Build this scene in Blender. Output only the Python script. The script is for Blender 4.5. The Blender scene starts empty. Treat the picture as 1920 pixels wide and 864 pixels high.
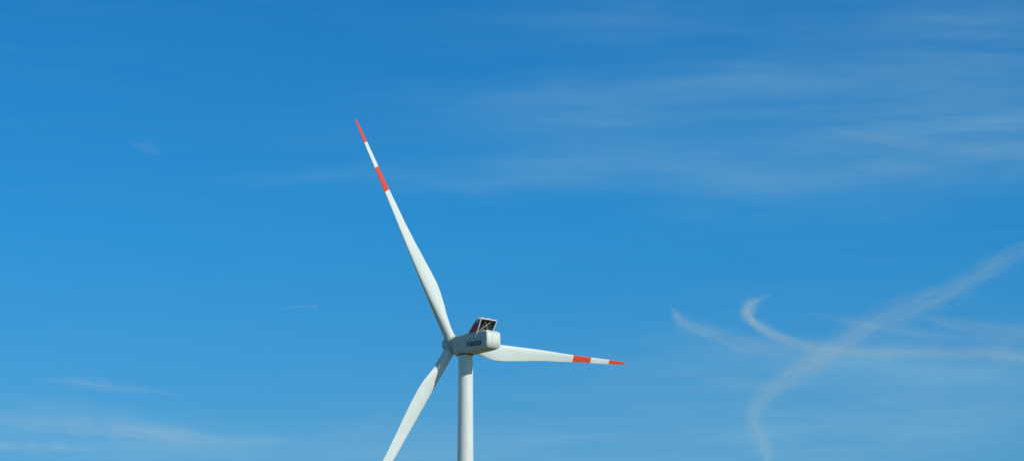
import bpy, bmesh, math, random
from mathutils import Vector, Matrix, noise

random.seed(4)
R = math.radians
scene = bpy.context.scene
COL = scene.collection

# ------------------------------------------------------------------ key numbers
HUB_H = 140.0                    # tower-top axis height
ROTZ = R(39.857) - R(90)         # turbine heading: local +x points out of the nacelle's rear
TILT = R(6)                      # shaft tilt
OVERHANG = 4.6                   # tower axis to rotor centre
AZIMUTH = 0.044733               # rotor angle
CONE = 0.05567                   # blades lean upwind
SUN_AZ = R(50.0)                 # from the tower: to the right of the viewer
SUN_EL = R(32.0)
to_sun = Vector((math.sin(SUN_AZ)*math.cos(SUN_EL), -math.cos(SUN_AZ)*math.cos(SUN_EL), math.sin(SUN_EL)))

# ------------------------------------------------------------------ helpers
def tag(o, label=None, cat=None, group=None, kind=None):
    if label: o['label'] = label
    if cat: o['category'] = cat
    if group: o['group'] = group
    if kind: o['kind'] = kind
    return o

def link(name, bm, mats, parent=None, smooth=None):
    me = bpy.data.meshes.new(name)
    bmesh.ops.recalc_face_normals(bm, faces=bm.faces)
    bm.to_mesh(me); bm.free()
    if smooth is not None:
        me.polygons.foreach_set('use_smooth', [True]*len(me.polygons))
        me.set_sharp_from_angle(angle=R(smooth))
    for m in (mats if isinstance(mats, (list, tuple)) else [mats]):
        me.materials.append(m)
    o = bpy.data.objects.new(name, me); COL.objects.link(o)
    if parent: o.parent = parent
    return o

def box(bm, lo, hi, bevel=0.0):
    x0,y0,z0 = lo; x1,y1,z1 = hi
    vs = [bm.verts.new(p) for p in [(x0,y0,z0),(x1,y0,z0),(x1,y1,z0),(x0,y1,z0),(x0,y0,z1),(x1,y0,z1),(x1,y1,z1),(x0,y1,z1)]]
    fs = [bm.faces.new([vs[i] for i in f]) for f in [(0,3,2,1),(4,5,6,7),(0,1,5,4),(1,2,6,5),(2,3,7,6),(3,0,4,7)]]
    if bevel:
        es = list({e for f in fs for e in f.edges})
        bmesh.ops.bevel(bm, geom=es, offset=bevel, segments=2, affect='EDGES')

def prism(bm, poly, y0, y1, flare=0.0, zref=0.0):     # polygon in x,z extruded along y, leaning outwards with height
    a = [bm.verts.new((x, y0 + math.copysign(flare*(z-zref), y0), z)) for x, z in poly]
    b = [bm.verts.new((x, y1 + math.copysign(flare*(z-zref), y1), z)) for x, z in poly]
    bm.faces.new(a); bm.faces.new(b[::-1])
    n = len(poly)
    for i in range(n):
        bm.faces.new([a[i], b[i], b[(i+1) % n], a[(i+1) % n]])

def tube(bm, pts, radii, seg=12, cap=True, closed=False):
    pts = [Vector(p) for p in pts]; n = len(pts)
    if not hasattr(radii, '__len__'): radii = [radii]*n
    rings = []; up = None
    for i, p in enumerate(pts):
        if closed: t = pts[(i+1) % n] - pts[i-1]
        else: t = pts[min(i+1, n-1)] - pts[max(i-1, 0)]
        t.normalize()
        if up is None:
            up = t.orthogonal().normalized()
        up = (up - t*up.dot(t)).normalized()
        w = t.cross(up)
        rings.append([bm.verts.new(p + (up*math.cos(k*2*math.pi/seg) + w*math.sin(k*2*math.pi/seg))*radii[i]) for k in range(seg)])
    m = n if closed else n-1
    for i in range(m):
        a, b = rings[i], rings[(i+1) % n]
        for k in range(seg):
            bm.faces.new([a[k], a[(k+1) % seg], b[(k+1) % seg], b[k]])
    if cap and not closed:
        bm.faces.new(rings[0][::-1]); bm.faces.new(rings[-1])

def lathe(bm, prof, seg=48, axis='z'):
    rings = []
    for t, r in prof:
        if r < 1e-5:
            rings.append([bm.verts.new((0, 0, t))])
        else:
            rings.append([bm.verts.new((r*math.cos(k*2*math.pi/seg), r*math.sin(k*2*math.pi/seg), t)) for k in range(seg)])
    for a, b in zip(rings, rings[1:]):
        for k in range(seg):
            k2 = (k+1) % seg
            q = [a[k % len(a)]]
            if len(a) > 1: q.append(a[k2])
            if len(b) > 1: q.append(b[k2])
            q.append(b[k % len(b)])
            bm.faces.new(q)
    if len(rings[0]) > 1: bm.faces.new(rings[0][::-1])
    if len(rings[-1]) > 1: bm.faces.new(rings[-1])

def interp(tab, x):
    if x <= tab[0][0]: return tab[0][1]
    for (a, va), (b, vb) in zip(tab, tab[1:]):
        if x <= b:
            t = (x-a)/(b-a); t = t*t*(3-2*t)*0.35 + t*0.65
            return va + (vb-va)*t
    return tab[-1][1]

# ------------------------------------------------------------------ materials
def new_mat(name):
    m = bpy.data.materials.new(name); m.use_nodes = True
    nt = m.node_tree
    return m, nt, nt.nodes['Principled BSDF']

def paint(name, base, rough=0.4, vary=0.06, dirt=0.0, scale=0.6, stretch=(1, 1, 1), bands=None):
    m, nt, bs = new_mat(name)
    N, L = nt.nodes, nt.links
    tc = N.new('ShaderNodeTexCoord'); mp = N.new('ShaderNodeMapping'); mp.inputs['Scale'].default_value = stretch
    L.new(tc.outputs['Object'], mp.inputs['Vector'])
    n1 = N.new('ShaderNodeTexNoise'); n1.inputs['Scale'].default_value = scale; n1.inputs['Detail'].default_value = 6; n1.inputs['Roughness'].default_value = 0.6
    L.new(mp.outputs[0], n1.inputs['Vector'])
    rg = N.new('ShaderNodeMapRange'); rg.inputs['From Min'].default_value = 0.3; rg.inputs['From Max'].default_value = 0.7
    rg.inputs['To Min'].default_value = 1-vary; rg.inputs['To Max'].default_value = 1+vary*0.5
    L.new(n1.outputs[0], rg.inputs[0])
    col = None
    if bands:
        sp = N.new('ShaderNodeSeparateXYZ'); L.new(tc.outputs['Object'], sp.inputs[0])
        cr = N.new('ShaderNodeValToRGB'); cr.color_ramp.interpolation = 'CONSTANT'
        dv = N.new('ShaderNodeMath'); dv.operation = 'DIVIDE'; dv.inputs[1].default_value = 60.0
        L.new(sp.outputs['Z'], dv.inputs[0]); L.new(dv.outputs[0], cr.inputs[0])
        e = cr.color_ramp.elements; e[0].position = 0; e[0].color = (*base, 1)
        e[1].position = bands[0][0]/60; e[1].color = (*bands[0][2], 1)
        k = e.new(bands[0][1]/60); k.color = (*base, 1)
        k = e.new(bands[1][0]/60); k.color = (*bands[1][2], 1)
        col = cr.outputs[0]
    mul = N.new('ShaderNodeVectorMath'); mul.operation = 'SCALE'
    if col: L.new(col, mul.inputs[0])
    else: mul.inputs[0].default_value = base
    L.new(rg.outputs[0], mul.inputs['Scale'])
    out = mul.outputs[0]
    if dirt:
        n2 = N.new('ShaderNodeTexNoise'); n2.inputs['Scale'].default_value = scale*2.3; n2.inputs['Detail'].default_value = 8
        mp2 = N.new('ShaderNodeMapping'); mp2.inputs['Scale'].default_value = (1.6, 1.6, 0.25)
        L.new(tc.outputs['Object'], mp2.inputs[0]); L.new(mp2.outputs[0], n2.inputs[0])
        r2 = N.new('ShaderNodeMapRange'); r2.inputs['From Min'].default_value = 0.52; r2.inputs['From Max'].default_value = 0.75; r2.inputs['To Max'].default_value = dirt
        L.new(n2.outputs[0], r2.inputs[0])
        mx = N.new('ShaderNodeMix'); mx.data_type = 'RGBA'
        L.new(r2.outputs[0], mx.inputs['Factor']); L.new(out, mx.inputs['A']); mx.inputs['B'].default_value = (0.16, 0.15, 0.12, 1)
        out = mx.outputs['Result']
    L.new(out, bs.inputs['Base Color'])
    bs.inputs['Roughness'].default_value = rough
    bs.inputs['Specular IOR Level'].default_value = 0.35
    return m

WHITE = (0.70, 0.75, 0.70)
RED = (0.74, 0.080, 0.036)
M_tower = paint('tower_paint', (0.70, 0.745, 0.70), 0.38, 0.07, 0.16, 0.35, (1, 1, 0.12))
M_blade = paint('blade_paint', WHITE, 0.36, 0.06, 0.10, 0.5, (1, 1, 0.15),
                bands=[(38.0, 44.0, RED), (50.0, 60.0, RED)])
M_nac = paint('nacelle_shade_paint', (0.50, 0.55, 0.52), 0.42, 0.10, 0.22, 0.7, (0.5, 1, 1))  # same paint as the rear cover, darkened to deepen the shaded side
M_rear = paint('rear_cover_paint', (0.68, 0.71, 0.64), 0.40, 0.06, 0.12, 0.8)
M_hub = paint('hub_paint', (0.50, 0.55, 0.53), 0.42, 0.10, 0.20, 0.8)
M_red = paint('cooler_red_paint', (0.42, 0.02, 0.05), 0.4, 0.08, 0.08)
M_grey = paint('cooler_grey_paint', (0.36, 0.38, 0.38), 0.5, 0.08, 0.15)
M_frame = paint('frame_aluminium', (0.82, 0.84, 0.82), 0.35, 0.05)
M_dark = paint('radiator_core', (0.022, 0.028, 0.035), 0.6, 0.3, 0, 3)
M_post = paint('brace_steel', (0.16, 0.17, 0.16), 0.5, 0.1)
M_lining = paint('cooler_lining', (0.16, 0.165, 0.16), 0.6, 0.15, 0.2)
M_rubber = paint('seal_dark', (0.03, 0.035, 0.04), 0.6, 0.1)
M_logo = paint('logo_navy', (0.006, 0.018, 0.11), 0.4, 0.05)
M_concrete = paint('foundation_concrete', (0.33, 0.32, 0.30), 0.9, 0.15, 0.3, 1.2)
M_plane = paint('airliner_paint', (0.85, 0.85, 0.85), 0.3, 0.03)

# ------------------------------------------------------------------ ground
m, nt, bs = new_mat('field_grass')
N, L = nt.nodes, nt.links
tc = N.new('ShaderNodeTexCoord')
v = N.new('ShaderNodeTexVoronoi'); v.inputs['Scale'].default_value = 0.0035; v.feature = 'F1'
n = N.new('ShaderNodeTexNoise'); n.inputs['Scale'].default_value = 0.6; n.inputs['Detail'].default_value = 8
L.new(tc.outputs['Object'], v.inputs['Vector']); L.new(tc.outputs['Object'], n.inputs['Vector'])
sp = N.new('ShaderNodeSeparateColor'); L.new(v.outputs['Color'], sp.inputs[0])
cr = N.new('ShaderNodeValToRGB'); cr.color_ramp.interpolation = 'CONSTANT'
for i, (p, c) in enumerate([(0, (0.05, 0.085, 0.025)), (0.35, (0.085, 0.11, 0.035)), (0.6, (0.17, 0.14, 0.075)), (0.8, (0.06, 0.10, 0.03))]):
    e = cr.color_ramp.elements[i] if i < 2 else cr.color_ramp.elements.new(p)
    e.position = p; e.color = (*c, 1)
L.new(sp.outputs[0], cr.inputs[0])
mr = N.new('ShaderNodeMapRange'); mr.inputs['To Min'].default_value = 0.6; mr.inputs['To Max'].default_value = 1.4
L.new(n.outputs[0], mr.inputs[0])
vm = N.new('ShaderNodeVectorMath'); vm.operation = 'SCALE'; L.new(cr.outputs[0], vm.inputs[0]); L.new(mr.outputs[0], vm.inputs['Scale'])
L.new(vm.outputs[0], bs.inputs['Base Color']); bs.inputs['Roughness'].default_value = 0.95
M_field = m
bm = bmesh.new()
rad = [0, 40, 150, 500, 1500, 5000, 15000, 40000, 100000]
rings = [[bm.verts.new((0, 0, 0))]] + [[bm.verts.new((r*math.cos(k*math.pi/32), r*math.sin(k*math.pi/32), 0)) for k in range(64)] for r in rad[1:]]
for k in range(64): bm.faces.new([rings[0][0], rings[1][k], rings[1][(k+1) % 64]])
for a, b in zip(rings[1:], rings[2:]):
    for k in range(64): bm.faces.new([a[k], b[k], b[(k+1) % 64], a[(k+1) % 64]])
tag(link('ground', bm, M_field), kind='structure')

# ------------------------------------------------------------------ wind turbine
T = bpy.data.objects.new('wind_turbine', None); COL.objects.link(T)
T.empty_display_size = 5
T.location = (0, 0, 0); T.rotation_euler = (0, 0, ROTZ)
tag(T, 'white three-bladed wind turbine seen from behind, red bands on its blade tips', 'wind turbine')

bm = bmesh.new(); lathe(bm, [(-1.2, 4.4), (0.25, 4.4), (0.32, 4.33)], 64)
link('foundation', bm, M_concrete, T, 30)

# tower: tapered steel tube with slim weld seams and three bolted flanges
def tr(z): return 1.63 + (136.9 - z)*0.0074
prof = [(0.33, tr(0.33))]
flanges = (28, 60, 96, 122)
z = 0.33
while z < 136.5:
    z2 = min(z+2.9, 136.9)
    prof.append((z2, tr(z2)))
    z = z2
prof.append((137.5, 1.63)); 
bm = bmesh.new(); lathe(bm, prof, 96)
tower = link('tower', bm, M_tower, T, 30)
for fz in flanges:
    bm = bmesh.new(); r = tr(fz)
    lathe(bm, [(fz-0.07, r-0.02), (fz-0.07, r+0.012), (fz+0.07, r+0.012), (fz+0.07, r-0.02)], 96)
    link('flange_seam', bm, M_tower, tower, 30)
bm = bmesh.new(); box(bm, (2.4, -0.55, 1.6), (2.72, 0.55, 3.9), 0.05)
link('door', bm, M_grey, tower, 30)
bm = bmesh.new()
lathe(bm, [(137.30, 1.60), (137.30, 1.72), (137.62, 1.74), (137.62, 1.6)], 72)
link('yaw_ring', bm, M_rubber, T, 30)

# nacelle: lofted rounded box
def section(x, w, zt, zb, rt, rb, xf=None, seg=6):
    pts = []
    for (cy, cz, r, a0) in ((w-rt, zt-rt, rt, 0), (-(w-rt), zt-rt, rt, 90), (-(w-rb), zb+rb, rb, 180), (w-rb, zb+rb, rb, 270)):
        for k in range(seg+1):
            a = R(a0 + 90*k/seg)
            y, zz = cy + r*math.cos(a), cz + r*math.sin(a)
            pts.append(Vector((x if xf is None else xf(x, y, zz), y, zz)))
    return pts
def rearx(x, y, zz):
    return x - 0.65*((zz+0.35)/2.1)**2
Z0 = HUB_H
ST = [(-2.75, 1.45, 1.65, -1.25, 1.0, 1.1), (-2.65, 1.68, 1.78, -1.9, 0.95, 1.1), (-2.3, 1.82, 1.84, -2.45, 0.8, 1.1),
      (-1.7, 1.92, 1.84, -2.82, 0.65, 0.95), (-0.9, 1.98, 1.82, -2.72, 0.55, 0.85), (0.0, 2.0, 1.80, -2.54, 0.52, 0.75), (0.8, 2.0, 1.80, -2.50, 0.50, 0.70), (2.2, 2.0, 1.84, -2.5, 0.45, 0.70),
      (3.2, 2.0, 1.92, -2.5, 0.42, 0.7), (4.5, 2.0, 1.92, -2.5, 0.40, 0.7), (6.5, 2.0, 1.86, -2.5, 0.40, 0.7), (8.0, 2.0, 1.76, -2.46, 0.42, 0.7)]
bm = bmesh.new()
loops = [[bm.verts.new(p + Vector((0, 0, Z0))) for p in section(*s)] for s in ST]
loops.append([bm.verts.new(p + Vector((0, 0, Z0))) for p in section(9.83, 1.98, 1.62, -2.36, 0.55, 0.85, rearx)])
for a, b in zip(loops, loops[1:]):
    for k in range(len(a)):
        bm.faces.new([a[k], a[(k+1) % len(a)], b[(k+1) % len(a)], b[k]])
bm.faces.new(loops[0][::-1]); bm.faces.new(loops[-1])
nac = link('nacelle', bm, M_nac, T, 28)

# pale rear cover, bulging, with its lip wrapping onto the sides
bm = bmesh.new()
cl = []
for (x, dw, bul) in ((9.80, 0.025, 0), (9.88, 0.015, 0), (9.96, -0.06, 0), (10.05, -0.20, 0), (10.12, -0.45, 0), (10.18, -0.9, 0), (10.20, -1.4, 0)):
    cl.append([bm.verts.new(p + Vector((0, 0, Z0))) for p in section(x, 1.985+dw, 1.62+dw, -2.36-dw, max(0.1, 0.55+dw*0.32), max(0.1, 0.85+dw*0.5), rearx)])
for a, b in zip(cl, cl[1:]):
    for k in range(len(a)):
        bm.faces.new([a[k], a[(k+1) % len(a)], b[(k+1) % len(a)], b[k]])
bm.faces.new(cl[-1]); bm.faces.new(cl[0][::-1])
rc = link('rear_cover', bm, M_rear, nac, 30)
bm = bmesh.new(); box(bm, (9.40, -1.30, Z0+1.23), (9.72, 1.40, Z0+1.32))
link('vent_slot', bm, M_rubber, nac)
bm = bmesh.new()
for yy in (-0.72, 0.74):
    tube(bm, [(rearx(10.20, 0, z_)+0.0, yy, Z0+z_) for z_ in (-1.7, -1.2, -0.6, 0, 0.6, 1.1)], 0.010, 6)
link('cover_seam', bm, M_grey, nac)
# seams on the sides
for sy in (-1, 1):
    bm = bmesh.new()
    box(bm, (-1.4, sy*2.0-0.012, Z0-0.02), (9.3, sy*2.0+0.012, Z0+0.015))
    for xx in (2.0, 5.2, 8.1):
        box(bm, (xx, sy*2.0-0.011, Z0-1.78), (xx+0.04, sy*2.0+0.011, Z0+1.40))
    link('panel_seam', bm, M_grey, nac)
# company lettering, painted-on vinyl a few mm proud, on both long sides
for sy in (-1, 1):
    cu = bpy.data.curves.new('lettering', 'FONT'); cu.body = 'Vestas'
    cu.size = 2.1; cu.shear = 0.16; cu.offset = 0.06; cu.extrude = 0.004; cu.space_character = 0.98; cu.align_x = 'CENTER'
    tmp = bpy.data.objects.new('tmp_lettering', cu); COL.objects.link(tmp)
    bpy.context.view_layer.update()
    me = bpy.data.meshes.new_from_object(tmp.evaluated_get(bpy.context.evaluated_depsgraph_get()))
    bpy.data.objects.remove(tmp)
    me.materials.clear(); me.materials.append(M_logo)
    o = bpy.data.objects.new('lettering', me); COL.objects.link(o); o.parent = nac
    o.location = (5.15, sy*2.008, Z0-1.42)
    o.rotation_euler = (R(90), R(1.5) if sy < 0 else 0, 0 if sy < 0 else R(180))

# cooler top on the roof
cool = bpy.data.objects.new('cooler', None); COL.objects.link(cool); cool.parent = T
def cpart(name, bm, mat, sm=None): return link(name, bm, mat, cool, sm)
def sideline(zv): return 3.35 + (zv-1.85)*(6.25-3.35)/(4.22-1.85)      # front edge x at height
def backline(zv): return 5.75 + (zv-0.2)*(8.15-5.75)/(4.38-0.2)        # rear edge x at height
for sy in (-1, 1):
    y0, y1 = (sy*2.06, sy*2.01)
    zs = 3.62
    bm = bmesh.new(); prism(bm, [(sideline(1.86), Z0+1.70), (sideline(zs), Z0+zs), (backline(zs)-0.05, Z0+zs), (backline(1.70)-0.05, Z0+1.70)], y0, y1, 0.075, Z0+1.7)
    cpart('side_panel', bm, M_red)['label'] = 'dark red lower side panel of the roof cooler'
    bm = bmesh.new(); prism(bm, [(sideline(zs), Z0+zs+0.003), (sideline(4.18), Z0+4.20), (sideline(4.18)+0.1, Z0+4.28), (backline(4.28)-0.05, Z0+4.33), (backline(zs)-0.05, Z0+zs+0.003)], y0, y1, 0.075, Z0+1.7)
    if True:
        bm2 = bmesh.new(); prism(bm2, [(sideline(1.95)+0.15, Z0+1.9), (sideline(4.1)+0.15, Z0+4.18), (backline(4.18)-0.12, Z0+4.18), (backline(1.9)-0.12, Z0+1.9)], sy*2.005, sy*1.975, 0.075, Z0+1.7)
        cpart('inner_lining', bm2, M_lining)
    cpart('upper_panel', bm, M_grey)
bm = bmesh.new(); prism(bm, [(sideline(4.2)+0.05, Z0+4.22), (sideline(4.2)+0.12, Z0+4.29), (backline(4.3)-0.06, Z0+4.36), (backline(4.3)-0.06, Z0+4.28)], -1.97, 1.97, 0.075, Z0+1.7)
cpart('roof_panel', bm, M_grey)
bm = bmesh.new(); prism(bm, [(sideline(1.9)+0.04, Z0+1.8), (sideline(4.2)+0.04, Z0+4.21), (sideline(4.2)+0.12, Z0+4.21), (sideline(1.9)+0.12, Z0+1.8)], -1.97, 1.97, 0.075, Z0+1.7)
cpart('front_panel', bm, M_grey)
# radiator blocks, leaning with the frame, with fins
def leanx(zv, d): return backline(zv) - d
bm = bmesh.new()
for (ya, yb) in ((-1.85, -0.62), (-0.56, 0.60), (0.66, 1.20)):
    prism(bm, [(leanx(1.9, 1.15), Z0+1.9), (leanx(4.12, 1.15), Z0+4.12), (leanx(4.12, 0.8), Z0+4.12), (leanx(1.9, 0.8), Z0+1.9)], ya, yb)
cpart('radiator', bm, M_dark)
bm = bmesh.new()
for i in range(13):
    zv = 2.05 + i*0.165
    box(bm, (leanx(zv, 0.80)+0.004, -1.84, Z0+zv), (leanx(zv, 0.80)+0.05, 1.14, Z0+zv+0.03))
cpart('fins', bm, M_rubber)
bm = bmesh.new()
for yv in (-1.55, -0.59, 0.63, 1.2, 1.45):
    tube(bm, [(leanx(1.8, 0.62), yv, Z0+1.8), (leanx(4.26, 0.62), yv, Z0+4.26)], 0.055, 8)
cpart('post', bm, M_post, 40)
for (a, b) in (((-1.15, 2.2), (1.05, 4.05)), ((-0.75, 4.0), (1.0, 2.3))):
    bm = bmesh.new()
    tube(bm, [(leanx(a[1], 0.30 if a[1] < 3 else 0.36), a[0], Z0+a[1]), (leanx(b[1], 0.30 if a[1] < 3 else 0.36), b[0], Z0+b[1])], 0.036, 8)
    cpart('cross_brace', bm, M_frame, 40)
# rounded pale frame round the rear opening, its feet running down the nacelle's sides
pts = []
foot = 0.25; topz = 4.36; rr = 0.42; wy = 2.30
def fp(y, zv): return (backline(zv), y*(1 - 0.11*(topz-zv)/(topz-foot)), Z0+zv)
pts += [fp(-wy, foot), fp(-wy, 1.5), fp(-wy, 3.0)]
for k in range(7):
    a = R(180 - 90*k/6); pts.append(fp(-wy+rr+rr*math.cos(a), topz-rr+rr*math.sin(a)))
for k in range(7):
    a = R(90 - 90*k/6); pts.append(fp(wy-rr+rr*math.cos(a), topz-rr+rr*math.sin(a)))
pts += [fp(wy, 3.0), fp(wy, 1.5), fp(wy, foot)]
bm = bmesh.new(); tube(bm, pts, 0.125, 12)
cpart('frame', bm, M_frame, 50)
for yy in (-1.7, 1.7):
    bm = bmesh.new()
    tube(bm, [(6.75, yy, Z0+1.70), (6.75, yy, Z0+1.90), (6.8, yy, Z0+1.93), (8.45, yy, Z0+1.91), (8.5, yy, Z0+1.88), (8.5, yy, Z0+1.6)], 0.03, 6)
    cpart('roof_rail', bm, M_frame, 40)
# instruments on top of the cooler
def sensor(x, y, kind):
    bm = bmesh.new(); zt = Z0+4.36
    tube(bm, [(x, y, zt-0.1), (x, y, zt+0.42)], 0.035, 8)
    if kind == 'cup':
        tube(bm, [(x, y, zt+0.36), (x, y, zt+0.50)], [0.09, 0.05], 10)
        for k in range(3):
            a = k*2.094+0.4
            c = Vector((x+0.2*math.cos(a), y+0.2*math.sin(a), zt+0.45))
            tube(bm, [(x, y, zt+0.45), c], 0.014, 6)
            bmesh.ops.create_uvsphere(bm, u_segments=10, v_segments=8, radius=0.075, matrix=Matrix.Translation(c))
    else:
        bmesh.ops.create_uvsphere(bm, u_segments=14, v_segments=10, radius=0.13, matrix=Matrix.Translation((x, y, zt+0.42)))
        tube(bm, [(x, y, zt+0.30), (x, y, zt+0.42)], [0.12, 0.13], 14)
    link('wind_sensor' if kind == 'cup' else 'beacon', bm, M_frame, T, 50)
sensor(6.7, -1.55, 'light'); sensor(7.0, -0.85, 'cup'); sensor(7.2, 0.75, 'cup'); sensor(6.6, -1.1, 'cup')

# hub / spinner, blades
a_up = Vector((-math.cos(TILT), 0, math.sin(TILT)))
s_ax = Vector((0, 1, 0))
u_ax = Vector((math.sin(TILT), 0, math.cos(TILT)))
hubc = Vector((0, 0, HUB_H)) + a_up*OVERHANG
HM = Matrix((( -s_ax).to_tuple(), u_ax.to_tuple(), a_up.to_tuple())).transposed().to_4x4()
HM.translation = hubc
bm = bmesh.new()
lathe(bm, [(-1.95, 0), (-1.95, 1.55), (-1.85, 1.66), (-1.5, 1.80), (-0.8, 1.93), (0.3, 1.98), (1.1, 1.90), (1.7, 1.72), (2.2, 1.40), (2.55, 0.95), (2.72, 0.5), (2.78, 0)], 64)
hub = link('hub', bm, M_hub, T, 40); hub.matrix_local = HM
bm = bmesh.new(); lathe(bm, [(-2.12, 1.35), (-2.12, 1.60), (-1.93, 1.60), (-1.93, 1.35)], 64)
o = link('hub_seal', bm, M_rubber, hub, 40)
bm = bmesh.new(); lathe(bm, [(-1.30, 1.855), (-1.30, 1.89), (-1.22, 1.90), (-1.22, 1.86)], 64)
link('spinner_joint', bm, M_grey, hub, 40)
for k in range(9):
    an = R(40*k + 12)
    bm = bmesh.new()
    tube(bm, [(1.80*math.cos(an), 1.80*math.sin(an), -1.03), (1.95*math.cos(an), 1.95*math.sin(an), -1.03)], 0.12, 12)
    link('bolt_cover', bm, M_rubber, hub, 40)

# blade sections: radius, chord / twist / thickness ratio
CH = [(1.4, 2.40), (4.0, 2.40), (6.5, 2.72), (9.5, 3.30), (12.0, 3.66), (14.0, 3.76), (17.0, 3.58), (21.0, 3.18), (25.4, 2.72), (31, 2.20), (38.3, 1.66), (44.3, 1.30), (50.0, 1.02), (53.0, 0.84), (54.8, 0.60), (55.6, 0.36), (56.0, 0.10)]
LE = [(1.4, 1.20), (4.0, 1.20), (9.5, 1.18), (15.3, 1.14), (25.4, 0.97), (38.3, 0.56), (44.3, 0.42), (50.0, 0.34), (53.5, 0.24), (55.4, 0.10), (56, -0.02)]
TW = [(1.4, 12.0), (6, 11.0), (13.3, 7.0), (20, 1.0), (30, -6.0), (40, -9.0), (56, -10.0)]
TH = [(1.4, 1.0), (4.0, 1.0), (6.5, 0.82), (9.5, 0.58), (13, 0.40), (18, 0.30), (26, 0.24), (40, 0.19), (56, 0.15)]
BLEND = [(1.4, 0.0), (4.0, 0.0), (8.0, 0.55), (12.0, 1.0), (56, 1.0)]
def blade_mesh():
    bm = bmesh.new(); rings = []; n = 44
    rs = [1.4 + (4.0-1.4)*i/4 for i in range(4)] + [4 + 52*(i/66) for i in range(64)] + [54.6, 55.0, 55.3, 55.55, 55.75, 55.9, 55.97, 56.0]
    rs = sorted(set(rs))
    for r in rs:
        c = interp(CH, r); le = interp(LE, r); tw = R(interp(TW, r)); th = interp(TH, r)*c; bl = interp(BLEND, r)
        ring = []
        for k in range(n):
            a = 2*math.pi*k/n
            t = (1 - math.cos(a))/2                   # 0 = leading edge, 1 = trailing edge
            s = 1 if a < math.pi else -1
            yt = 5*(0.2969*math.sqrt(t) - 0.1260*t - 0.3516*t*t + 0.2843*t**3 - 0.1036*t**4)
            camber = 0.10*c*bl*(t*(1-t))
            y_air = s*yt*th + camber
            y_cir = s*math.sqrt(max(0, t*(1-t)))*th
            y = y_air*bl + y_cir*(1-bl)
            x = -le + t*c                              # local x: towards the trailing edge
            ca, sa = math.cos(tw), math.sin(tw)
            # theta > 0 turns the leading edge upwind (local +y)
            ring.append(bm.verts.new((x*ca + y*sa*1.0, -x*sa + y*ca, r)))
        rings.append(ring)
    for a, b in zip(rings, rings[1:]):
        for k in range(n):
            bm.faces.new([a[k], a[(k+1) % n], b[(k+1) % n], b[k]])
    bm.faces.new(rings[0][::-1]); bm.faces.new(rings[-1])
    return bm
def collar_mesh():
    bm = bmesh.new(); lathe(bm, [(1.45, 1.22), (1.45, 1.42), (1.98, 1.36), (2.06, 1.28), (2.06, 1.205)], 48)
    return bm
def bladeM(an):
    rad = s_ax*math.cos(an) + u_ax*math.sin(an)
    radc = rad*math.cos(CONE) + a_up*math.sin(CONE)
    ac = a_up*math.cos(CONE) - rad*math.sin(CONE)
    te = -(-s_ax*math.sin(an) + u_ax*math.cos(an))
    M = Matrix((te.to_tuple(), ac.to_tuple(), radc.to_tuple())).transposed().to_4x4()
    M.translation = hubc
    return M
b0 = link('blade', blade_mesh(), M_blade, T, 40)
c0 = link('blade_collar', collar_mesh(), M_hub, b0, 40)
for k in range(3):
    if k == 0: b = b0
    else:
        b = b0.copy(); COL.objects.link(b); b.parent = T
        cc = c0.copy(); COL.objects.link(cc); cc.parent = b
    b.matrix_local = bladeM(AZIMUTH + k*2*math.pi/3)

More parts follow.
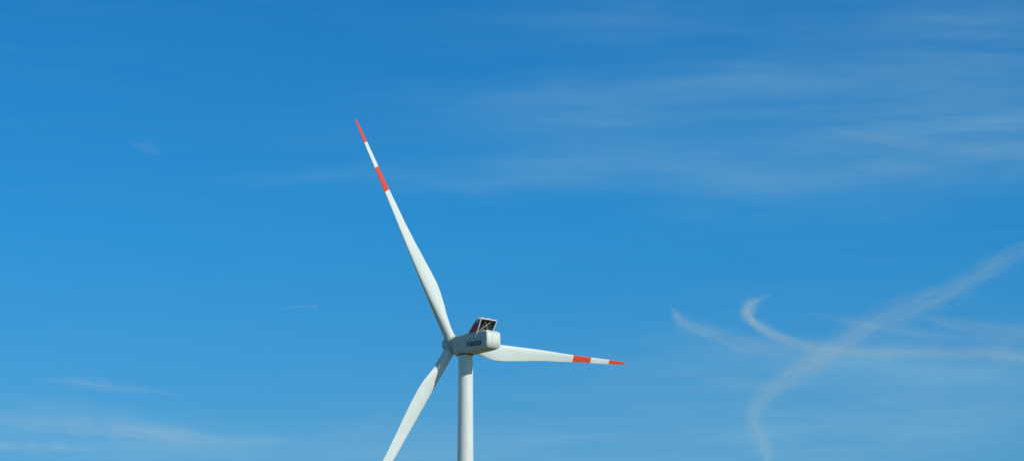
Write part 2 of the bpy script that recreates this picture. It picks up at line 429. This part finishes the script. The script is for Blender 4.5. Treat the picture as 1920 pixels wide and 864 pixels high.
# ------------------------------------------------------------------ contrails and cirrus wisps (thin ice cloud, real volumes 9-11 km up)
TRAILS = {
    'diag': (9500, [(7.657, 41.977, 93), (7.489, 42.673, 94), (7.252, 43.918, 104), (6.997, 45.195, 114), (6.695, 46.308, 125), (6.353, 47.269, 127), (6.118, 47.932, 120), (5.926, 49.043, 131), (5.752, 50.066, 150), (5.520, 51.464, 146), (5.286, 52.587, 131), (5.091, 53.808, 107), (4.970, 55.191, 92), (5.043, 56.698, 94), (5.309, 58.464, 126), (5.592, 60.338, 170), (5.882, 62.676, 207), ]),
    'hook': (9700, [(4.539, 46.545, 31), (4.372, 46.937, 63), (4.238, 47.576, 79), (4.229, 48.229, 81), (4.382, 48.898, 73), (4.679, 49.669, 75), (5.031, 50.328, 76), (5.411, 50.775, 85), (5.825, 51.090, 111), (6.362, 51.315, 111), (7.055, 51.398, 112), (7.738, 51.388, 112), (8.435, 51.472, 112), (9.018, 51.889, 113), (9.395, 52.075, 114), ]),
    'left_tail': (9400, [(2.947, 46.098, 38), (3.055, 46.730, 70), (3.227, 47.459, 87), (3.568, 48.039, 80), (4.021, 48.718, 89), (4.472, 49.237, 107), (4.992, 49.541, 99), (5.417, 49.670, 91), (5.840, 49.754, 75), ]),
    'right_upper': (9300, [(6.567, 46.254, 31), (6.904, 46.731, 63), (7.263, 47.053, 71), (7.693, 47.294, 72), (8.292, 47.578, 80), (8.725, 47.783, 81), ]),
    'right_mid': (9200, [(4.666, 45.384, 23), (5.009, 45.770, 46), (5.425, 46.081, 54), (5.954, 46.638, 55), (6.474, 47.042, 55), (6.990, 47.368, 64), (7.739, 47.611, 64), (8.560, 47.770, 56), ]),
    'low_mid': (9200, [(3.507, 50.781, 34), (3.960, 51.209, 77), (4.501, 51.593, 86), (4.978, 52.135, 78), (5.464, 52.687, 44), ]),
    'cir_a': (8800, [(-6.718, 48.822, 24), (-6.338, 49.001, 49), (-5.878, 49.227, 66), (-5.425, 49.550, 66), (-5.043, 49.831, 58), (-4.657, 50.114, 58), (-4.266, 50.401, 42), ]),
    'cir_b': (8800, [(-7.884, 52.485, 70), (-7.401, 52.743, 88), (-6.739, 53.001, 106), (-6.082, 53.371, 115), (-5.416, 53.746, 107), (-4.765, 54.408, 117), (-4.085, 54.913, 100), (-3.363, 54.902, 100), (-2.808, 54.608, 54), ]),
    'cir_c': (8600, [(-8.115, 54.160, 54), (-7.500, 54.209, 63), (-6.980, 54.316, 63), (-6.458, 54.424, 54), (-5.940, 54.591, 27), ]),
    'plane_trail': (10900, [(-2.563, 53.730, 8), (-2.708, 53.778, 9), (-2.889, 53.826, 10), (-3.115, 53.884, 12), (-3.387, 53.956, 13), ]),
    'wisp': (9500, [(-3.963, 37.035, 19), (-3.861, 37.136, 44), (-3.766, 37.263, 57), (-3.676, 37.444, 44), (-3.627, 37.601, 19), ]),
    'cir_r1': (9800, [(3.941, 37.185, 19), (4.349, 37.459, 38), (4.769, 37.788, 58), (5.264, 38.148, 65), (5.738, 38.300, 65), (6.273, 38.400, 72), (6.810, 38.499, 79), (7.215, 38.575, 79), ]),
    'cir_r2': (9800, [(4.543, 39.244, 27), (4.950, 39.322, 53), (5.355, 39.372, 74), (5.688, 39.367, 74), (6.012, 39.307, 40), ]),
}

def cloud_mat(name, dens):
    m = bpy.data.materials.new(name); m.use_nodes = True
    nt = m.node_tree; nt.nodes.clear()
    out = nt.nodes.new('ShaderNodeOutputMaterial'); pv = nt.nodes.new('ShaderNodeVolumePrincipled')
    pv.inputs['Color'].default_value = (0.80, 0.95, 1, 1); pv.inputs['Density'].default_value = dens  # bluish tint stands in for airlight in front of the ice
    pv.inputs['Anisotropy'].default_value = -0.4
    nt.links.new(pv.outputs[0], out.inputs['Volume'])
    return m
def smooth_path(pts, per=10):
    P = [Vector((x*1000, y*1000, 0, )) for x, y, w in pts]; W = [w for _, _, w in pts]
    P = [P[0]*2-P[1]] + P + [P[-1]*2-P[-2]]; W = [W[0]] + W + [W[-1]]
    out = []
    for i in range(1, len(P)-2):
        for k in range(per):
            t = k/per
            q = 0.5*((2*P[i]) + (P[i+1]-P[i-1])*t + (2*P[i-1]-5*P[i]+4*P[i+1]-P[i+2])*t*t + (3*P[i]-P[i-1]-3*P[i+1]+P[i+2])*t**3)
            out.append((q, W[i]+(W[i+1]-W[i])*t))
    out.append((P[-2], W[-2]))
    return out
LAYERS = (2.0, 1.66, 1.36, 1.1, 0.86, 0.64, 0.42, 0.22)
def trail(key, name, label, cat, od, group=None, taper=(0.12, 0.12), per=12, rough=0.55, wf=0.8, nfib=70, fib=0.40, spread=0.75, base=0.6, span=(-0.1, 1.1)):
    alt, raw = TRAILS[key]
    pts = [(p_, w_*wf) for p_, w_ in smooth_path(raw, per)]
    n = len(pts); seg = 20
    wmean = sum(w for _, w in pts)/n
    mats = [cloud_mat('%s_ice_%s' % (name, 'abcdefgh'[i]), od*(base if nfib else 1.0)/(2*wmean)/sum(LAYERS)) for i in range(len(LAYERS))]
    org = pts[n//2][0] + Vector((0, 0, alt))
    bm = bmesh.new()
    cum = [0]
    for i in range(1, n): cum.append(cum[-1] + (pts[i][0]-pts[i-1][0]).length)
    tot = cum[-1]
    for li, lf in enumerate(LAYERS):
        rings = []
        for i, (p, w) in enumerate(pts):
            t = (pts[min(i+1, n-1)][0] - pts[max(i-1, 0)][0]).normalized()
            side = Vector((-t.y, t.x, 0)); upv = Vector((0, 0, 1))
            u = cum[i]/tot
            e = 1.0
            if taper[0]: e *= min(1, (u+0.004)/taper[0])**0.6
            if taper[1]: e *= min(1, (1-u+0.004)/taper[1])**0.6
            inner = 1 - li/len(LAYERS)
            pn = noise.fractal(Vector((cum[i]/(wmean*5), 3.3+len(key), 1.1)), 0.8, 2.2, 4)
            e *= max(0.3, 1 + pn*(0.25 + 0.6*(1-inner)))
            ring = []
            for k in range(seg):
                a = 2*math.pi*k/seg
                q = Vector((cum[i]/(wmean*6), math.cos(a)*1.2 + li*1.1 + len(key), math.sin(a)*1.2 + alt*0.01))
                nz = noise.fractal(q, 0.9, 2.1, 4)
                rr = w*lf*e*(1 + rough*nz)
                off = noise.fractal(Vector((cum[i]/(wmean*12), li*0.35, 7.7+len(key))), 1, 2, 3)*w*0.35
                ring.append(bm.verts.new(p + Vector((0, 0, alt)) - org + side*(math.cos(a)*rr) + upv*(math.sin(a)*rr + off)))
            rings.append(ring)
        fs = []
        for a_, b_ in zip(rings, rings[1:]):
            for k in range(seg): fs.append(bm.faces.new([a_[k], a_[(k+1) % seg], b_[(k+1) % seg], b_[k]]))
        fs.append(bm.faces.new(rings[0][::-1])); fs.append(bm.faces.new(rings[-1]))
        for f in fs: f.material_index = li
    # combed-out fibres running along the trail
    rnd = random.Random(len(key)*31 + int(alt) + n)
    NM = 6
    fm = [cloud_mat('%s_fibre_%s' % (name, 'abcdef'[i]), od*fib/(2*wmean)/0.9) for i in range(NM)]
    mats += fm
    for sI in range(nfib):
        ln = int(n*rnd.uniform(0.12, 0.42)); c0 = rnd.uniform(*span)*n
        i0 = max(0, int(c0-ln/2)); i1 = min(n-1, int(c0+ln/2))
        if i1-i0 < 6: continue
        ou, ov = rnd.gauss(0, spread), rnd.gauss(0, spread)
        dr = rnd.gauss(0, 0.8)/n*2; fr = rnd.uniform(0.13, 0.42)
        rings = []
        for i in range(i0, i1+1):
            p, w = pts[i]
            t = (pts[min(i+1, n-1)][0] - pts[max(i-1, 0)][0]).normalized()
            side = Vector((-t.y, t.x, 0)); upv = Vector((0, 0, 1))
            x = (i-(c0-ln/2))/ln; env = max(0.0, 1-(2*x-1)**2)**0.7 + 0.02
            u = cum[i]/tot; e = 1.0
            if taper[0]: e *= min(1, (u+0.004)/taper[0])**0.6
            if taper[1]: e *= min(1, (1-u+0.004)/taper[1])**0.6
            wob = noise.fractal(Vector((cum[i]/(wmean*14), sI*2.3, 5.0)), 0.9, 2, 3)
            cc = p + Vector((0, 0, alt)) - org + side*((ou+wob*0.7)*w*e) + upv*((ov + dr*(i-i0) + wob*0.5)*w*e)
            rr = w*fr*env*e*(1+0.5*noise.noise(Vector((i*0.3, sI*1.7, 0))))
            rings.append([bm.verts.new(cc + side*(math.cos(k*math.pi/4)*rr) + upv*(math.sin(k*math.pi/4)*rr)) for k in range(8)])
        fs = []
        for a_, b_ in zip(rings, rings[1:]):
            for k in range(8): fs.append(bm.faces.new([a_[k], a_[(k+1) % 8], b_[(k+1) % 8], b_[k]]))
        fs.append(bm.faces.new(rings[0][::-1])); fs.append(bm.faces.new(rings[-1]))
        for f in fs: f.material_index = len(LAYERS) + sI % NM
    o = link(name, bm, mats)
    o.location = org
    tag(o, label, cat, group)
    return o
G1 = 'spreading contrails low on the right'
trail('diag', 'contrail', 'wide pale contrail rising diagonally to the right edge of the sky', 'contrail', 0.120, G1, (0.05, 0.3), wf=0.95, spread=0.6, base=0.6, span=(-0.1, 0.66))
trail('hook', 'contrail', 'long thin white contrail with a curled hook at its left end', 'contrail', 0.245, G1, (0.10, 0), wf=0.8, spread=0.5, span=(0.12, 1.05), nfib=90)
trail('left_tail', 'contrail', 'faint curved contrail tail left of the hooked contrail', 'contrail', 0.145, G1, (0.3, 0.12), wf=1.0, spread=0.6)
trail('right_upper', 'contrail', 'faint short contrail above the long one, reaching the right edge', 'contrail', 0.180, G1, (0.3, 0), wf=1.0)
trail('right_mid', 'contrail', 'faintest thin contrail crossing the diagonal one just above the long one', 'contrail', 0.110, G1, (0.3, 0), wf=1.0)
trail('low_mid', 'contrail', 'short faint contrail below the tail, left of the diagonal one', 'contrail', 0.07, G1, (0.35, 0.35), wf=1.1)
G2 = 'cirrus streaks low on the left'
trail('cir_a', 'cirrus_cloud', 'upper thin cirrus streak low on the left, sloping gently down to the right', 'cloud', 0.170, G2, (0.35, 0.6), wf=0.9)
trail('cir_b', 'cirrus_cloud', 'longest cirrus streak sloping down from the left edge toward the turbine', 'cloud', 0.220, G2, (0, 0.35), wf=0.9)
trail('cir_c', 'cirrus_cloud', 'lowest cirrus streak, short and pale in the bottom left corner', 'cloud', 0.260, G2, (0, 0.45), wf=0.9)
trail('wisp', 'cirrus_cloud', 'tiny lone wisp of cloud high on the left', 'cloud', 0.06, None, (0.4, 0.4), wf=1.0)
G3 = 'cirrus streaks high on the right'
trail('cir_r1', 'cirrus_cloud', 'upper long cirrus streak high on the right reaching the edge', 'cloud', 0.12, G3, (0.5, 0), wf=1.1)
trail('cir_r2', 'cirrus_cloud', 'short faint cirrus patch just under the long streak high on the right', 'cloud', 0.10, G3, (0.4, 0.4), wf=1.1)
trail('plane_trail', 'contrail', 'very thin short contrail behind the tiny distant airliner', 'contrail', 0.11, None, (0.0, 0.7), rough=0.1, wf=1, nfib=0)

# distant airliner
A = bpy.data.objects.new('airliner', None); COL.objects.link(A)
A.location = (-2522.6, 53724.3, 10900); A.rotation_euler = (0, 0, math.atan2(-0.23, 0.97))
tag(A, 'tiny distant white airliner at the front of its thin contrail', 'airplane')
bm = bmesh.new()
tube(bm, [(x, 0, zz) for x, zz in ((-34, 2.2), (-26, 1.4), (-18, 0.4), (-8, 0), (20, 0), (28, -0.2), (32, -0.7), (34, -1.1))], [0.3, 1.4, 2.6, 3.1, 3.1, 2.7, 1.5, 0.2], 20)
link('fuselage', bm, M_plane, A, 40)
def wing(root_x, root_c, tip_x, tip_c, y0, y1, z0, z1, th):
    bm = bmesh.new()
    def sec(x, c, y, zz): return [bm.verts.new(q) for q in ((x, y, zz), (x-c*0.3, y, zz+th*c), (x-c, y, zz), (x-c*0.3, y, zz-th*c*0.5))]
    a = sec(root_x, root_c, y0, z0); b = sec(tip_x, tip_c, y1, z1)
    for k in range(4): bm.faces.new([a[k], a[(k+1) % 4], b[(k+1) % 4], b[k]])
    bm.faces.new(a); bm.faces.new(b[::-1])
    return bm
for s in (-1, 1):
    link('wing', wing(8, 12, -10, 3, s*2, s*30, -1.5, 1.5, 0.06), M_plane, A)
    link('tailplane', wing(-24, 6, -31, 2.2, s*1, s*10, 1.2, 2.0, 0.05), M_plane, A)
    bm = bmesh.new(); tube(bm, [(8, s*10, -2.8), (5, s*10, -2.8), (1, s*10, -2.6)], [1.6, 1.7, 0.9], 16)
    link('engine', bm, M_plane, A, 40)
bm = bmesh.new(); prism(bm, [(-22, 2.5), (-29, 11), (-33, 11), (-32, 2.2)], -0.3, 0.3)
link('tail_fin', bm, M_plane, A)

# ------------------------------------------------------------------ sun and sky
sd = bpy.data.lights.new('sun', 'SUN'); sd.energy = 3.6; sd.angle = R(0.53); sd.color = (1.0, 0.965, 0.90)
so = bpy.data.objects.new('sun', sd); COL.objects.link(so)
so.rotation_euler = to_sun.to_track_quat('Z', 'Y').to_euler(); so.location = to_sun*300

w = bpy.data.worlds.new('World'); scene.world = w; w.use_nodes = True
nt = w.node_tree; N, L = nt.nodes, nt.links
bg = N['Background']; bg.inputs['Strength'].default_value = 0.14
sky = N.new('ShaderNodeTexSky'); sky.sky_type = 'NISHITA'; sky.sun_disc = False
sky.sun_elevation = SUN_EL; sky.sun_rotation = R(180) - SUN_AZ
sky.air_density = 1.0; sky.dust_density = 0.4; sky.ozone_density = 2.0; sky.altitude = 100
def mth(op, *a, clamp=False):
    n = N.new('ShaderNodeMath'); n.operation = op; n.use_clamp = clamp
    for i, v in enumerate(a):
        if isinstance(v, (int, float)): n.inputs[i].default_value = v
        else: L.new(v, n.inputs[i])
    return n.outputs[0]
tc = N.new('ShaderNodeTexCoord'); sp = N.new('ShaderNodeSeparateXYZ'); L.new(tc.outputs['Generated'], sp.inputs[0])
az = mth('MULTIPLY', mth('ARCTAN2', sp.outputs['X'], sp.outputs['Y']), 57.2958)
el = mth('MULTIPLY', mth('ARCSINE', sp.outputs['Z']), 57.2958)
# clear-air colour correction by height above the horizon
tint = N.new('ShaderNodeValToRGB'); L.new(mth('DIVIDE', el, 90.0), tint.inputs[0])
e = tint.color_ramp.elements
TINT = [(0.0, (0.50, 0.62, 0.70)), (8.0, (0.20, 0.52, 0.70)), (12.5, (0.078, 0.53, 0.82)), (17.0, (0.060, 0.47, 0.785)), (40.0, (0.29, 0.53, 0.61)), (90.0, (0.42, 0.56, 0.61))]
for i, (p, c) in enumerate(TINT):
    k = e[i] if i < 2 else e.new(p/90)
    k.position = p/90; k.color = (*c, 1)
mul = N.new('ShaderNodeMix'); mul.data_type = 'RGBA'; mul.blend_type = 'MULTIPLY'; mul.inputs['Factor'].default_value = 1
L.new(sky.outputs[0], mul.inputs['A']); L.new(tint.outputs[0], mul.inputs['B'])
# thin high veil of cirrus, in bearing / elevation
cv = N.new('ShaderNodeCombineXYZ'); L.new(az, cv.inputs[0]); L.new(el, cv.inputs[1])
def nz(sx, sy, scale, detail, rough=0.55, dist=0.0, rot=0.0, off=0.0):
    mp = N.new('ShaderNodeMapping'); mp.inputs['Scale'].default_value = (sx, sy, 1); mp.inputs['Rotation'].default_value = (0, 0, R(rot)); mp.inputs['Location'].default_value = (off, off*0.7, off)
    L.new(cv.outputs[0], mp.inputs[0])
    t = N.new('ShaderNodeTexNoise'); t.inputs['Scale'].default_value = scale; t.inputs['Detail'].default_value = detail; t.inputs['Roughness'].default_value = rough; t.inputs['Distortion'].default_value = dist
    L.new(mp.outputs[0], t.inputs['Vector'])
    return t.outputs[0]
warp = mth('MULTIPLY', mth('SUBTRACT', nz(0.25, 0.6, 1.0, 3, off=3.0), 0.5), 1.4)
elw = mth('ADD', el, warp)
def patch(a0, e0, la, le_, slope, amp):
    u = mth('SUBTRACT', az, a0)
    v = mth('SUBTRACT', mth('SUBTRACT', elw, e0), mth('MULTIPLY', u, slope))
    q = mth('ADD', mth('POWER', mth('ABSOLUTE', mth('DIVIDE', u, la)), 2.0), mth('POWER', mth('ABSOLUTE', mth('DIVIDE', v, le_)), 2.0))
    return mth('MULTIPLY', mth('EXPONENT', mth('MULTIPLY', q, -1.0)), amp)
PATCH = [(4.6, 10.75, 1.5, 0.22, -0.12, 0.16), (7.8, 10.2, 3.2, 0.35, -0.02, 0.18), (5.3, 9.0, 0.8, 0.7, 0.0, 0.12),
         (5.5, 9.2, 5.0, 1.1, 0.0, 0.26), (9.0, 9.8, 3.0, 1.0, 0.0, 0.14), (-6.5, 9.25, 3.2, 0.30, -0.09, 0.20), (-5.5, 8.8, 4.5, 0.45, -0.08, 0.20), (0.0, 8.6, 3.2, 0.7, 0.0, 0.16),
         (2.2, 14.6, 3.4, 0.55, 0.05, 0.18), (5.0, 15.3, 2.0, 0.25, 0.06, 0.12), (8.8, 14.0, 2.4, 0.50, -0.03, 0.30), (4.8, 13.4, 3.4, 0.45, -0.04, 0.20), (1.5, 13.6, 1.6, 0.3, 0.05, 0.10),
         (8.5, 15.2, 2.6, 0.8, 0.03, 0.15), (-1.5, 13.5, 3.5, 0.16, -0.02, 0.08), (3.5, 16.1, 3.0, 0.3, 0.0, 0.10), (8.5, 16.0, 2.0, 0.3, 0.0, 0.06), (7.0, 15.4, 4.5, 2.2, 0.0, 0.08)]
tot = None
for p in PATCH:
    q = patch(*p); tot = q if tot is None else mth('ADD', tot, q)
streak = nz(0.16, 1.5, 1.0, 8, 0.62, 0.4, rot=3)
sm = N.new('ShaderNodeMapRange'); sm.inputs['From Min'].default_value = 0.34; sm.inputs['From Max'].default_value = 0.68; L.new(streak, sm.inputs[0])
fine = nz(0.42, 5.5, 1.0, 7, 0.68, 0.6, rot=-4, off=11)
fm_ = N.new('ShaderNodeMapRange'); fm_.inputs['From Min'].default_value = 0.36; fm_.inputs['From Max'].default_value = 0.66; L.new(fine, fm_.inputs[0])
body = mth('ADD', mth('MULTIPLY', sm.outputs[0], 0.85), mth('MULTIPLY', fm_.outputs[0], 0.20))
veil = mth('MULTIPLY', tot, mth('ADD', body, 0.25))
veil = mth('ADD', veil, mth('MULTIPLY', mth('MULTIPLY', sm.outputs[0], fm_.outputs[0]), 0.035))
mx = N.new('ShaderNodeMix'); mx.data_type = 'RGBA'; L.new(veil, mx.inputs['Factor']); L.new(mul.outputs['Result'], mx.inputs['A'])
mx.inputs['B'].default_value = (1.85, 3.55, 4.65, 1)
L.new(mx.outputs['Result'], bg.inputs['Color'])

# ------------------------------------------------------------------ camera
cd = bpy.data.cameras.new('camera'); cam = bpy.data.objects.new('camera', cd); COL.objects.link(cam)
cd.sensor_width = 36; cd.lens = 6221.0/1920*36
cd.clip_start = 1; cd.clip_end = 250000
cam.location = (0, -733.804, 1.7)
cam.rotation_euler = (R(90) + 0.22039886, 0, -0.01419633)
scene.camera = cam

vs = scene.view_settings
vs.view_transform = 'Standard'; vs.look = 'None'; vs.exposure = 0; vs.gamma = 1; vs.use_curve_mapping = False
scene.cycles.use_denoising = True
scene.cycles.volume_bounces = 1
scene.cycles.max_bounces = 6
scene.cycles.transparent_max_bounces = 64
